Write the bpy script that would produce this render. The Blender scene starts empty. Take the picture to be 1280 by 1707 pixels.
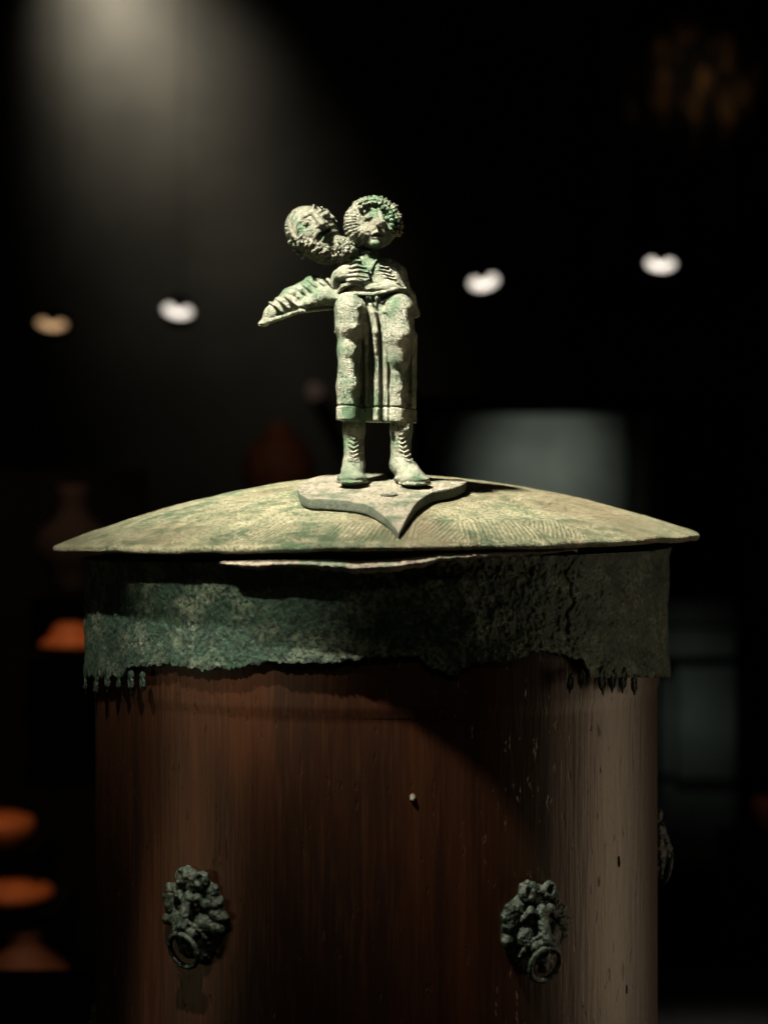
import bpy, math, random
import numpy as np
from mathutils import Vector, Matrix
random.seed(5)
SC = bpy.context.scene
COL = SC.collection

# ---------------------------------------------------------------- camera, world, lamps, exposure
MM = 0.13 / 531.0          # metres per photo pixel in the plane of the vessel's axis
DIST = 2655.0              # camera to axis, in those pixels
CX, CY = 640.0, 853.5
AX = -12.0                 # axis of the vessel (pixels from the picture's centre line)

cam_data = bpy.data.cameras.new('camera')
cam = bpy.data.objects.new('camera', cam_data)
COL.objects.link(cam)
cam.location = (0, -DIST * MM, 0)
cam.rotation_euler = (math.pi / 2, 0, 0)
cam_data.sensor_width = 36
cam_data.sensor_fit = 'HORIZONTAL'
cam_data.lens = DIST * 36 / 1280
cam_data.clip_start = 0.01
cam_data.clip_end = 60
cam_data.dof.use_dof = True
cam_data.dof.focus_distance = 2370 * MM
cam_data.dof.aperture_fstop = 11.0
SC.camera = cam

world = bpy.data.worlds.new('World')
SC.world = world
world.use_nodes = True
world.node_tree.nodes['Background'].inputs[0].default_value = (0.8, 1.0, 0.85, 1)
world.node_tree.nodes['Background'].inputs[1].default_value = 0.0012
SC.view_settings.view_transform = 'Standard'
SC.view_settings.look = 'None'
SC.view_settings.exposure = 0
SC.view_settings.gamma = 1
SC.cycles.use_denoising = True
SC.cycles.max_bounces = 6
SC.cycles.sample_clamp_indirect = 2.0

def W(x, y, depth):
    """photo pixel + metres from the camera -> world point"""
    k = depth / DIST
    return Vector(((x - CX) * k, depth - DIST * MM, (CY - y) * k))

def aim(o, target):
    d = Vector(target) - o.location
    o.rotation_euler = d.to_track_quat('-Z', 'Y').to_euler()

def spot(name, loc, target, power, size_deg, blend, radius, color=(1, 1, 1)):
    l = bpy.data.lights.new(name, 'SPOT')
    l.energy = power
    l.spot_size = math.radians(size_deg)
    l.spot_blend = blend
    l.shadow_soft_size = radius
    l.color = color
    o = bpy.data.objects.new(name, l)
    COL.objects.link(o)
    o.location = loc
    aim(o, target)
    return o

key = spot('case_spotlight', (-0.70, -0.58, 1.58), (0.020, -0.012, 0.018), 1280, 9.2, 0.55, 0.055, (1.0, 0.96, 0.85))
low = spot('collar_spotlight', (-0.40, -0.66, 0.60), (-0.055, -0.10, -0.032), 70, 6.0, 1.0, 0.008, (1.0, 0.96, 0.82))
hfill = spot('head_fill_lamp', (-0.75, -1.00, 0.62), (-0.012, -0.065, 0.110), 9, 4.6, 1.0, 0.03, (1.0, 0.96, 0.86))  # added fill on the two heads, not a lamp of the room
mask_l = spot('mask_highlight_lamp', (-0.16, -0.42, 0.80), (-0.078, -0.100, -0.128), 110.0, 3.4, 1.0, 0.006, (1.0, 0.94, 0.80))  # extra narrow lamp put in to brighten the left lion mask
fill = spot('front_fill_lamp', (0.10, -1.3, 0.75), (0.03, -0.09, -0.06), 5.0, 16, 1.0, 0.03, (1.0, 0.88, 0.68))  # unseen fill lamp added to lift the collar and drum from the front
def area(name, loc, target, power, sx, sy, color):
    l = bpy.data.lights.new(name, 'AREA')
    l.shape = 'RECTANGLE'; l.size = sx; l.size_y = sy; l.energy = power; l.color = color
    o = bpy.data.objects.new(name, l)
    COL.objects.link(o); o.location = loc; aim(o, target)
    return o
side = area('right_veil_fill', (0.85, 0.12, -0.30), (0.10, 0.0, -0.17), 1.5, 0.30, 0.55, (1.0, 0.80, 0.55))  # added area lamp; its gloss stands in for the glass veil, right side
left = area('left_veil_fill', (-0.85, -0.34, -0.27), (-0.08, 0.0, -0.15), 0.36, 0.22, 0.12, (1.0, 0.84, 0.56))  # added area lamp standing in for the glass veil on the drum's left
beam = spot('wall_washer_beam', W(110, -200, 8.25), W(205, 30, 8.62), 105, 62, 1.0, 0.3, (1.0, 0.93, 0.77))
beam2 = spot('wall_washer_tail', W(150, -150, 8.30), W(300, 200, 8.60), 26, 28, 1.0, 0.15, (1.0, 0.90, 0.68))
panel_l = spot('panel_lamp', W(930, 200, 3.1), W(905, 820, 4.0), 40, 15, 1.0, 0.14, (1.0, 1.0, 0.86))
panel_l2 = spot('panel_lamp', W(1190, 500, 2.9), W(1150, 1150, 3.9), 7, 13, 1.0, 0.12, (0.92, 1.0, 0.92))
pot_l = spot('pottery_lamp', (-0.38, 0.62, 0.85), (-0.54, 1.32, -0.38), 17.0, 40, 0.6, 0.02, (1.0, 0.66, 0.38))
fresco_l = spot('relief_lamp', W(1500, -200, 5.0), W(1170, 130, 6.3), 9, 22, 1.0, 0.05, (1.0, 0.75, 0.45))

# ---------------------------------------------------------------- helpers
def tag(o, label=None, cat=None, group=None, kind=None):
    for k, v in (('label', label), ('category', cat), ('group', group), ('kind', kind)):
        if v is not None:
            o[k] = v
    return o

def empty(name, loc=(0, 0, 0)):
    o = bpy.data.objects.new(name, None)
    o.location = loc
    o.empty_display_size = 0.02
    COL.objects.link(o)
    return o

def mesh_obj(name, verts, faces, mat, parent=None, smooth=True, offset=None):
    me = bpy.data.meshes.new(name)
    v = np.asarray(verts, dtype=np.float32)
    if offset is not None:
        v = v - np.asarray(offset, dtype=np.float32)
    if isinstance(faces, np.ndarray):
        me.vertices.add(len(v))
        me.vertices.foreach_set('co', v.ravel())
        n, m = faces.shape
        me.loops.add(n * m)
        me.polygons.add(n)
        me.loops.foreach_set('vertex_index', faces.astype(np.int32).ravel())
        me.polygons.foreach_set('loop_start', (np.arange(n) * m).astype(np.int32))
        me.polygons.foreach_set('loop_total', np.full(n, m, dtype=np.int32))
    else:
        me.from_pydata([tuple(map(float, p)) for p in v], [], faces)
    me.update(calc_edges=True)
    me.validate()
    me.polygons.foreach_set('use_smooth', [smooth] * len(me.polygons))
    me.materials.append(mat)
    o = bpy.data.objects.new(name, me)
    COL.objects.link(o)
    if parent is not None:
        o.parent = parent
        if offset is None:
            o.location = -Vector(parent_world(parent))
    return o

def parent_world(o):
    p = Vector((0, 0, 0))
    while o is not None:
        p += o.location
        o = o.parent
    return p

def grid_faces(nu, nv, wrap_u=False, flip=False):
    iu = np.arange(nu if wrap_u else nu - 1)
    iv = np.arange(nv - 1)
    U, V = np.meshgrid(iu, iv, indexing='ij')
    U2 = (U + 1) % nu
    a = U * nv + V; b = U2 * nv + V; c = U2 * nv + V + 1; d = U * nv + V + 1
    f = np.stack([a, b, c, d], -1).reshape(-1, 4)
    return f[:, ::-1] if flip else f

def lathe(profile, n=64, cx=0, cy=0, z0=0, s=1.0):
    """profile: list of (r, z); closed at r = 0"""
    P = np.array(profile, dtype=float) * s
    th = np.linspace(0, 2 * np.pi, n, endpoint=False)
    v = np.stack([cx + P[None, :, 0] * np.cos(th)[:, None], cy + P[None, :, 0] * np.sin(th)[:, None],
                  z0 + np.repeat(P[None, :, 1], n, 0)], -1).reshape(-1, 3)
    return v, grid_faces(n, len(P), True)

def box_vf(x0, x1, y0, y1, z0, z1):
    v = [(x, y, z) for x in (x0, x1) for y in (y0, y1) for z in (z0, z1)]
    f = [(0, 1, 3, 2), (4, 6, 7, 5), (0, 4, 5, 1), (2, 3, 7, 6), (0, 2, 6, 4), (1, 5, 7, 3)]
    return v, f

def box(name, b, mat, parent=None, bevel=0.0):
    v, f = box_vf(*b)
    o = mesh_obj(name, v, f, mat, parent, smooth=False)
    if bevel:
        m = o.modifiers.new('bevel', 'BEVEL'); m.width = bevel; m.segments = 2
    return o

def tube_vf(pts, r, n=12, closed=False):
    pts = [Vector(p) for p in pts]
    m = len(pts)
    vs = []
    up0 = Vector((0.13, 0.9, 0.31)).normalized()
    for i, p in enumerate(pts):
        a = pts[(i - 1) % m] if (closed or i > 0) else p
        b = pts[(i + 1) % m] if (closed or i < m - 1) else p
        t = (b - a).normalized()
        x = t.cross(up0).normalized(); y = t.cross(x).normalized()
        rr = r[i] if hasattr(r, '__len__') else r
        for k in range(n):
            an = 2 * math.pi * k / n
            vs.append(p + x * math.cos(an) * rr + y * math.sin(an) * rr)
    fs = []
    for i in range(m if closed else m - 1):
        j = (i + 1) % m
        for k in range(n):
            k2 = (k + 1) % n
            fs.append((i * n + k, i * n + k2, j * n + k2, j * n + k))
    if not closed:
        fs.append(tuple(range(n))); fs.append(tuple(range((m - 1) * n, m * n))[::-1])
    return [tuple(v) for v in vs], fs

# value noise evaluated at points
def vnoise(P, scale, seed=0):
    Q = P / scale + seed * 17.31
    i = np.floor(Q).astype(np.int64)
    f = (Q - i).astype(np.float32)
    f = f * f * (3 - 2 * f)
    def h(a, b, c):
        n = (a * 374761393 + b * 668265263 + c * 1274126177 + seed * 362437) & 0xffffffff
        n = ((n ^ (n >> 13)) * 1274126177) & 0xffffffff
        n = n ^ (n >> 16)
        return (n & 0xffff).astype(np.float32) / 32767.5 - 1
    r = 0
    for dx in (0, 1):
        wx = f[..., 0] if dx else 1 - f[..., 0]
        for dy in (0, 1):
            wy = f[..., 1] if dy else 1 - f[..., 1]
            for dz in (0, 1):
                wz = f[..., 2] if dz else 1 - f[..., 2]
                r = r + wx * wy * wz * h(i[..., 0] + dx, i[..., 1] + dy, i[..., 2] + dz)
    return r

# ---------------------------------------------------------------- small sculpting kit: a distance field, blended, turned to a mesh
def rot_uvw(yaw=0, pitch=0, roll=0):
    y, p, r = map(math.radians, (yaw, pitch, roll))
    # columns: image of local u (right), v (down), w (forward)
    Ry = np.array([[math.cos(y), 0, math.sin(y)], [0, 1, 0], [-math.sin(y), 0, math.cos(y)]])
    Rx = np.array([[1, 0, 0], [0, math.cos(p), -math.sin(p)], [0, math.sin(p), math.cos(p)]])
    Rz = np.array([[math.cos(r), -math.sin(r), 0], [math.sin(r), math.cos(r), 0], [0, 0, 1]])
    return Rz @ Rx @ Ry

class Clay:
    def __init__(self, lo, hi, h):
        self.lo = np.array(lo, float); self.h = h
        self.n = np.ceil((np.array(hi) - self.lo) / h).astype(int) + 1
        self.F = np.full(self.n, 60.0, dtype=np.float32)
    def sub(self, lo, hi):
        a = np.clip(np.floor((np.array(lo) - self.lo) / self.h).astype(int), 0, self.n)
        b = np.clip(np.ceil((np.array(hi) - self.lo) / self.h).astype(int) + 1, 0, self.n)
        sl = tuple(slice(int(a[i]), int(b[i])) for i in range(3))
        ax = [(self.lo[i] + self.h * np.arange(a[i], b[i])).astype(np.float32) for i in range(3)]
        return sl, ax[0][:, None, None], ax[1][None, :, None], ax[2][None, None, :]
    def mix(self, sl, d, k, cut):
        F = self.F[sl]
        if F.size == 0:
            return
        if cut:
            d = -d
            if k > 0:
                hh = np.clip(0.5 - 0.5 * (F - d) / k, 0, 1)
                self.F[sl] = F * (1 - hh) + d * hh + k * hh * (1 - hh)
            else:
                self.F[sl] = np.maximum(F, d)
        elif k > 0:
            hh = np.clip(0.5 + 0.5 * (F - d) / k, 0, 1)
            self.F[sl] = F * (1 - hh) + d * hh - k * hh * (1 - hh)
        else:
            self.F[sl] = np.minimum(F, d)
    def ell(self, c, r, k=3, R=None, cut=False):
        r = np.array(r, float); m = (r.max() if R is not None else r) + k + 3
        c = np.array(c, float)
        sl, X, Y, Z = self.sub(c - m, c + m)
        x, y, z = X - c[0], Y - c[1], Z - c[2]
        if R is not None:
            x, y, z = (R[0, 0] * x + R[1, 0] * y + R[2, 0] * z, R[0, 1] * x + R[1, 1] * y + R[2, 1] * z, R[0, 2] * x + R[1, 2] * y + R[2, 2] * z)
        k0 = np.sqrt((x / r[0]) ** 2 + (y / r[1]) ** 2 + (z / r[2]) ** 2)
        k1 = np.sqrt((x / r[0] ** 2) ** 2 + (y / r[1] ** 2) ** 2 + (z / r[2] ** 2) ** 2) + 1e-6
        self.mix(sl, k0 * (k0 - 1) / k1, k, cut)
    def cap(self, a, b, ra, rb=None, k=3, cut=False):
        rb = ra if rb is None else rb
        a = np.array(a, float); b = np.array(b, float); m = max(ra, rb) + k + 3
        sl, X, Y, Z = self.sub(np.minimum(a, b) - m, np.maximum(a, b) + m)
        d = b - a; L = (d ** 2).sum() + 1e-9
        x, y, z = X - a[0], Y - a[1], Z - a[2]
        t = np.clip((x * d[0] + y * d[1] + z * d[2]) / L, 0, 1)
        self.mix(sl, np.sqrt((x - t * d[0]) ** 2 + (y - t * d[1]) ** 2 + (z - t * d[2]) ** 2) - (ra + (rb - ra) * t), k, cut)
    def path(self, pts, rs, k=3, cut=False):
        if not hasattr(rs, '__len__'):
            rs = [rs] * len(pts)
        for i in range(len(pts) - 1):
            self.cap(pts[i], pts[i + 1], rs[i], rs[i + 1], k, cut)
    def cut_below(self, fn, k=1.5):
        sl, X, Y, Z = self.sub(self.lo, self.lo + self.h * self.n)
        self.mix(sl, -(fn(X, Y, Z) + 0 * self.F), k, True)
    def rough(self, layers):
        I = np.argwhere(np.abs(self.F) < 5)
        P = I * self.h + self.lo
        d = np.zeros(len(I), dtype=np.float32)
        for scale, amp, seed in layers:
            d += amp * vnoise(P, scale, seed)
        self.F[I[:, 0], I[:, 1], I[:, 2]] += d
    def carve_fn(self, fn, near=5):
        I = np.argwhere(np.abs(self.F) < near)
        P = I * self.h + self.lo
        self.F[I[:, 0], I[:, 1], I[:, 2]] += fn(P).astype(np.float32)
    def mesh(self):
        F = self.F; n = self.n
        ins = F < 0
        c = [(i, j, k) for i in (0, 1) for j in (0, 1) for k in (0, 1)]
        S = sum(ins[i:n[0] - 1 + i, j:n[1] - 1 + j, k:n[2] - 1 + k].astype(np.int8) for i, j, k in c)
        act = np.argwhere((S > 0) & (S < 8))
        idx = np.full(n - 1, -1, dtype=np.int32)
        idx[act[:, 0], act[:, 1], act[:, 2]] = np.arange(len(act))
        val = {q: F[act[:, 0] + q[0], act[:, 1] + q[1], act[:, 2] + q[2]] for q in c}
        acc = np.zeros((len(act), 3)); cnt = np.zeros(len(act))
        for q in c:
            for axx in range(3):
                if q[axx] == 0:
                    q2 = list(q); q2[axx] = 1; q2 = tuple(q2)
                    a, b = val[q], val[q2]
                    cr = (a < 0) != (b < 0)
                    t = np.where(cr, a / np.where(cr, a - b, 1), 0)
                    p = np.array(q, float)[None, :].repeat(len(act), 0)
                    p[:, axx] = t
                    acc += p * cr[:, None]; cnt += cr
        V = (act + acc / cnt[:, None]) * self.h + self.lo
        faces = []
        for axx in range(3):
            o = [0, 0, 0]; o[axx] = 1
            a = ins[:n[0] - o[0], :n[1] - o[1], :n[2] - o[2]]; b = ins[o[0]:, o[1]:, o[2]:]
            E = np.argwhere(a != b)
            u, w = [(1, 2), (2, 0), (0, 1)][axx]
            E = E[(E[:, u] > 0) & (E[:, w] > 0) & (E[:, u] < n[u] - 1) & (E[:, w] < n[w] - 1)]
            du = np.zeros(3, int); du[u] = 1
            dw = np.zeros(3, int); dw[w] = 1
            g = lambda Q: idx[Q[:, 0], Q[:, 1], Q[:, 2]]
            q = np.stack([g(E - du - dw), g(E - dw), g(E), g(E - du)], -1)
            fl = a[E[:, 0], E[:, 1], E[:, 2]]
            q[~fl] = q[~fl][:, ::-1]
            faces.append(q)
        return V, np.concatenate(faces)

# ---------------------------------------------------------------- materials
def nt(name):
    m = bpy.data.materials.new(name)
    m.use_nodes = True
    t = m.node_tree
    b = t.nodes['Principled BSDF']
    return m, t, b

def N(t, typ, **kw):
    n = t.nodes.new(typ)
    for k, v in kw.items():
        if k in n.inputs.keys():
            n.inputs[k].default_value = v
        else:
            setattr(n, k, v)
    return n

def ramp(t, src, stops):
    r = t.nodes.new('ShaderNodeValToRGB')
    e = r.color_ramp.elements
    while len(e) < len(stops):
        e.new(0.5)
    for i, (p, c) in enumerate(stops):
        e[i].position = p
        e[i].color = tuple(c) + (1,) if len(c) == 3 else c
    t.links.new(src, r.inputs[0])
    return r.outputs[0]

def noise(t, vec, scale, detail=6, rough=0.6):
    n = N(t, 'ShaderNodeTexNoise')
    n.inputs['Scale'].default_value = scale
    n.inputs['Detail'].default_value = detail
    n.inputs['Roughness'].default_value = rough
    t.links.new(vec, n.inputs['Vector'])
    return n.outputs['Fac']

def math_n(t, op, a, b=None, clamp=False):
    n = t.nodes.new('ShaderNodeMath')
    n.operation = op
    n.use_clamp = clamp
    for i, v in enumerate((a, b)):
        if v is None:
            continue
        if isinstance(v, (int, float)):
            n.inputs[i].default_value = v
        else:
            t.links.new(v, n.inputs[i])
    return n.outputs[0]

def mixc(t, fac, a, b, mode='MIX'):
    n = t.nodes.new('ShaderNodeMix')
    n.data_type = 'RGBA'
    n.blend_type = mode
    for sock, v in ((n.inputs[0], fac), (n.inputs[6], a), (n.inputs[7], b)):
        if isinstance(v, (int, float)):
            sock.default_value = v
        elif isinstance(v, tuple):
            sock.default_value = v + (1,)
        else:
            t.links.new(v, sock)
    return n.outputs[2]

def bump(t, height, dist, strength=1.0, normal=None):
    n = t.nodes.new('ShaderNodeBump')
    n.inputs['Strength'].default_value = strength
    n.inputs['Distance'].default_value = dist
    t.links.new(height, n.inputs['Height'])
    if normal is not None:
        t.links.new(normal, n.inputs['Normal'])
    return n.outputs['Normal']

def bronze(name, tan=(0.40, 0.34, 0.22), mid=(0.15, 0.19, 0.11), green=(0.06, 0.105, 0.055), dark=(0.012, 0.018, 0.011),
           p_green=0.5, p_dark=0.35, gr=(420, 1500), bumps=(0.0006, 0.00025), metal=0.25, rough=0.5, seed=0.0):
    m, t, b = nt(name)
    co = t.nodes.new('ShaderNodeTexCoord')
    mp = N(t, 'ShaderNodeMapping')
    mp.inputs['Location'].default_value = (seed, seed * 2, seed * 3)
    t.links.new(co.outputs['Object'], mp.inputs[0])
    v = mp.outputs[0]
    n1 = noise(t, v, 60, 10, 0.72)
    n2 = noise(t, v, 120, 10, 0.78)
    n3 = noise(t, v, gr[0], 6, 0.7)
    n4 = noise(t, v, gr[1], 4, 0.7)
    base = mixc(t, ramp(t, n2, [(0.38, (0, 0, 0)), (0.62, (1, 1, 1))]), mid, tan)
    gm = ramp(t, n1, [(p_green - 0.06, (1, 1, 1)), (p_green + 0.05, (0, 0, 0))])
    base = mixc(t, gm, base, green)
    dm = ramp(t, n3, [(p_dark - 0.04, (1, 1, 1)), (p_dark + 0.08, (0, 0, 0))])
    base = mixc(t, dm, base, dark)
    speck = ramp(t, n4, [(0.60, (0, 0, 0)), (0.72, (1, 1, 1))])
    base = mixc(t, math_n(t, 'MULTIPLY', speck, 0.7), base, tuple(min(1, c * 1.6) for c in tan))
    t.links.new(base, b.inputs['Base Color'])
    b.inputs['Metallic'].default_value = metal
    rr = math_n(t, 'ADD', math_n(t, 'MULTIPLY', n3, 0.35), rough - 0.18)
    t.links.new(rr, b.inputs['Roughness'])
    nb = bump(t, n3, bumps[0])
    nb = bump(t, n4, bumps[1], normal=nb)
    t.links.new(nb, b.inputs['Normal'])
    return m, t, b, nb, base, v

bronze_fig = bronze('bronze_statuette_patina', tan=(0.27, 0.255, 0.19), mid=(0.075, 0.095, 0.062), p_green=0.45, p_dark=0.37, gr=(1000, 2200),
                    bumps=(0.00028, 0.0006), metal=0.72, rough=0.34)[0]
bronze_head = bronze('bronze_head_patina', tan=(0.17, 0.155, 0.11), mid=(0.055, 0.07, 0.045), p_green=0.43, p_dark=0.34, gr=(1300, 2600),
                     bumps=(0.00035, 0.00025), metal=0.65, rough=0.32)[0]
bronze_plate = bronze('bronze_leaf_patina', tan=(0.36, 0.31, 0.225), mid=(0.18, 0.165, 0.11), p_green=0.45, p_dark=0.42, gr=(1100, 2400),
                      bumps=(0.0010, 0.0010), metal=0.4, rough=0.5, seed=3.1)[0]
def green_shaded_edges(m):
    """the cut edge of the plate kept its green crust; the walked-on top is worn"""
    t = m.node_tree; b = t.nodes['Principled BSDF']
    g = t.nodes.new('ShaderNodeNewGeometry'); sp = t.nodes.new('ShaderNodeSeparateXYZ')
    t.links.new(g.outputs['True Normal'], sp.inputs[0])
    f = ramp(t, sp.outputs[2], [(0.45, (0.75, 0.75, 0.75)), (0.8, (0, 0, 0))])  # shade of the steep faces put into colour with the crust's green
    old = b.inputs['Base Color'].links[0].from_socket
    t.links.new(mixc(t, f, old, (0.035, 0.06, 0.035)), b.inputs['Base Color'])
green_shaded_edges(bpy.data.materials['bronze_leaf_patina'])
bronze_band = bronze('bronze_band_corroded', tan=(0.12, 0.145, 0.09), mid=(0.03, 0.055, 0.032), green=(0.012, 0.038, 0.018), dark=(0.006, 0.009, 0.006),
                     p_green=0.52, p_dark=0.46, gr=(650, 1700), bumps=(0.0011, 0.0006), metal=0.5, rough=0.42, seed=1.7)[0]
bronze_mask = bronze('bronze_mask_dark', tan=(0.035, 0.042, 0.026), mid=(0.009, 0.014, 0.008), green=(0.005, 0.016, 0.008), dark=(0.006, 0.009, 0.006),
                     p_green=0.5, p_dark=0.40, gr=(500, 1800), bumps=(0.0006, 0.0003), metal=0.4, rough=0.4, seed=5.2)[0]
rim_mat = bronze('bronze_rim_encrusted', tan=(0.33, 0.28, 0.20), mid=(0.16, 0.13, 0.09), green=(0.10, 0.20, 0.10), dark=(0.10, 0.07, 0.045),
                 p_green=0.44, p_dark=0.42, gr=(500, 1600), bumps=(0.0015, 0.0008), metal=0.1, rough=0.6, seed=7.7)[0]

def lid_material():
    m, t, b, nb, base, v = bronze('bronze_lid_engraved', tan=(0.42, 0.38, 0.23), mid=(0.19, 0.20, 0.11), green=(0.07, 0.125, 0.06), dark=(0.035, 0.04, 0.022),
                                  p_green=0.46, p_dark=0.44, gr=(1000, 2300), bumps=(0.0011, 0.0010), metal=0.4, rough=0.42, seed=0.0)
    co = t.nodes.new('ShaderNodeTexCoord')
    sp = t.nodes.new('ShaderNodeSeparateXYZ')
    t.links.new(co.outputs['Object'], sp.inputs[0])
    x, y = sp.outputs[0], sp.outputs[1]
    r = math_n(t, 'DIVIDE', math_n(t, 'SQRT', math_n(t, 'ADD', math_n(t, 'MULTIPLY', x, x), math_n(t, 'MULTIPLY', y, y))), 0.13)
    th = math_n(t, 'ARCTAN2', y, x)
    # slanted strokes in bundles along the rim, leaning one way and then the other
    def strokes(slant, count):
        a = math_n(t, 'ADD', math_n(t, 'MULTIPLY', th, count), math_n(t, 'MULTIPLY', r, slant))
        wob = math_n(t, 'MULTIPLY', noise(t, co.outputs['Object'], 26, 3), 3.0)
        s = math_n(t, 'SINE', math_n(t, 'ADD', a, wob))
        return ramp(t, s, [(0.15, (0, 0, 0)), (0.75, (1, 1, 1))])
    s1, s2 = strokes(110, 430), strokes(300, 400)
    bundle = ramp(t, math_n(t, 'SINE', math_n(t, 'MULTIPLY', th, 17)), [(0.42, (0, 0, 0)), (0.58, (1, 1, 1))])
    st = mixc(t, bundle, s1, s2)
    ring = math_n(t, 'MULTIPLY', ramp(t, r, [(0.835, (0, 0, 0)), (0.85, (1, 1, 1))]), ramp(t, r, [(0.965, (1, 1, 1)), (0.975, (0, 0, 0))]))
    st = math_n(t, 'MULTIPLY', st, ring)
    # worn engraved figures and tendrils further in: level lines of a slow noise
    q = noise(t, co.outputs['Object'], 42, 2, 0.5)
    line = math_n(t, 'ABSOLUTE', math_n(t, 'SINE', math_n(t, 'MULTIPLY', q, 70.0)))
    line = ramp(t, line, [(0.0, (0, 0, 0)), (0.30, (1, 1, 1))])
    worn = ramp(t, noise(t, co.outputs['Object'], 20, 2), [(0.45, (0, 0, 0)), (0.56, (1, 1, 1))])
    line = mixc(t, worn, (1.0, 1.0, 1.0), line)
    # two turned grooves
    g1 = ramp(t, math_n(t, 'ABSOLUTE', math_n(t, 'SUBTRACT', r, 0.825)), [(0.0, (0, 0, 0)), (0.006, (1, 1, 1))])
    h = math_n(t, 'ADD', math_n(t, 'MULTIPLY', math_n(t, 'SUBTRACT', 1.0, st), 1.0), math_n(t, 'MULTIPLY', line, 0.5))
    h = math_n(t, 'ADD', h, math_n(t, 'MULTIPLY', g1, 0.6))
    nb2 = bump(t, h, 0.0007, normal=nb)
    t.links.new(nb2, b.inputs['Normal'])
    # broad brown tarnish
    bn = noise(t, co.outputs['Object'], 17, 6, 0.65)
    base = mixc(t, math_n(t, 'MULTIPLY', ramp(t, bn, [(0.46, (0, 0, 0)), (0.62, (1, 1, 1))]), 0.65), base, (0.17, 0.125, 0.07))
    # dirt lodged in the cuts
    inc = math_n(t, 'ADD', math_n(t, 'MULTIPLY', st, 0.45), math_n(t, 'MULTIPLY', math_n(t, 'SUBTRACT', 1.0, line), 0.35), True)
    c2 = mixc(t, inc, base, (0.07, 0.07, 0.04))
    t.links.new(c2, b.inputs['Base Color'])
    return m
lid_mat = lid_material()

def wood_material():
    m, t, b = nt('old_varnished_wood')
    co = t.nodes.new('ShaderNodeTexCoord')
    mp = N(t, 'ShaderNodeMapping'); mp.inputs['Scale'].default_value = (1, 1, 0.045)
    t.links.new(co.outputs['Object'], mp.inputs[0])
    mp2 = N(t, 'ShaderNodeMapping'); mp2.inputs['Scale'].default_value = (1, 1, 0.28)
    t.links.new(co.outputs['Object'], mp2.inputs[0])
    g1 = noise(t, mp.outputs[0], 120, 8, 0.65)
    g2 = noise(t, mp.outputs[0], 900, 4, 0.6)
    blot = noise(t, mp2.outputs[0], 14, 5, 0.6)
    pit = noise(t, mp2.outputs[0], 420, 3, 0.6)
    c = mixc(t, ramp(t, g1, [(0.35, (0, 0, 0)), (0.68, (1, 1, 1))]), (0.008, 0.0020, 0.0007), (0.030, 0.0085, 0.0026))
    c = mixc(t, ramp(t, blot, [(0.40, (1, 1, 1)), (0.56, (0, 0, 0))]), c, (0.009, 0.0035, 0.0018))
    c = mixc(t, math_n(t, 'MULTIPLY', ramp(t, g2, [(0.5, (0, 0, 0)), (0.66, (1, 1, 1))]), 0.5), c, (0.035, 0.013, 0.005))
    t.links.new(c, b.inputs['Base Color'])
    b.inputs['Roughness'].default_value = 0.42
    b.inputs['Specular IOR Level'].default_value = 0.36
    b.inputs['Specular Tint'].default_value = (1.0, 0.80, 0.62, 1)
    pits = ramp(t, pit, [(0.27, (0, 0, 0)), (0.35, (1, 1, 1))])
    nb = bump(t, g2, 0.00013)
    nb = bump(t, pits, 0.00020, normal=nb)
    t.links.new(nb, b.inputs['Normal'])
    return m
wood_mat = wood_material()

def plain(name, c, rough=0.7, metal=0.0, nscale=30, var=0.3, bdist=0.0):
    m, t, b = nt(name)
    co = t.nodes.new('ShaderNodeTexCoord')
    n = noise(t, co.outputs['Object'], nscale, 5)
    lo = tuple(x * (1 - var) for x in c); hi = tuple(min(1, x * (1 + var)) for x in c)
    t.links.new(mixc(t, ramp(t, n, [(0.3, (0, 0, 0)), (0.7, (1, 1, 1))]), lo, hi), b.inputs['Base Color'])
    b.inputs['Roughness'].default_value = rough
    b.inputs['Metallic'].default_value = metal
    if bdist:
        t.links.new(bump(t, n, bdist), b.inputs['Normal'])
    return m
def glow(name, c, s):
    m, t, b = nt(name)
    b.inputs['Base Color'].default_value = (0.8, 0.8, 0.8, 1)
    b.inputs['Emission Color'].default_value = tuple(c) + (1,)
    b.inputs['Emission Strength'].default_value = s
    return m
black_mat = plain('matt_black_paint', (0.003, 0.003, 0.003), 0.9)
black_mat.node_tree.nodes['Principled BSDF'].inputs['Specular IOR Level'].default_value = 0.1
wall_mat = plain('dark_hall_plaster', (0.15, 0.14, 0.12), 0.9, nscale=1.2, var=0.35)
floor_mat = plain('dark_hall_floor', (0.006, 0.006, 0.006), 0.9)
floor_mat.node_tree.nodes['Principled BSDF'].inputs['Specular IOR Level'].default_value = 0.1
panel_mat = plain('grey_green_panel', (0.22, 0.26, 0.235), 0.8, nscale=3, var=0.45)
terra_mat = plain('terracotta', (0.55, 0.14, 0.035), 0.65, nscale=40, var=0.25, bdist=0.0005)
terra_dim = plain('dimmed_clay', (0.012, 0.004, 0.0025), 0.9, nscale=40, var=0.3)  # clay darkened in its colour so the amphora looks dimly lit
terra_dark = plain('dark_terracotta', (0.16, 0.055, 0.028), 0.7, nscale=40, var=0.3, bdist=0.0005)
cloth_mat = plain('case_deck_cloth', (0.004, 0.004, 0.004), 0.95, nscale=200)
cloth_mat.node_tree.nodes['Principled BSDF'].inputs['Specular IOR Level'].default_value = 0.05
relief_mat = plain('brown_painted_stone', (0.20, 0.11, 0.05), 0.85, nscale=6, var=0.6, bdist=0.004)
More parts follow.
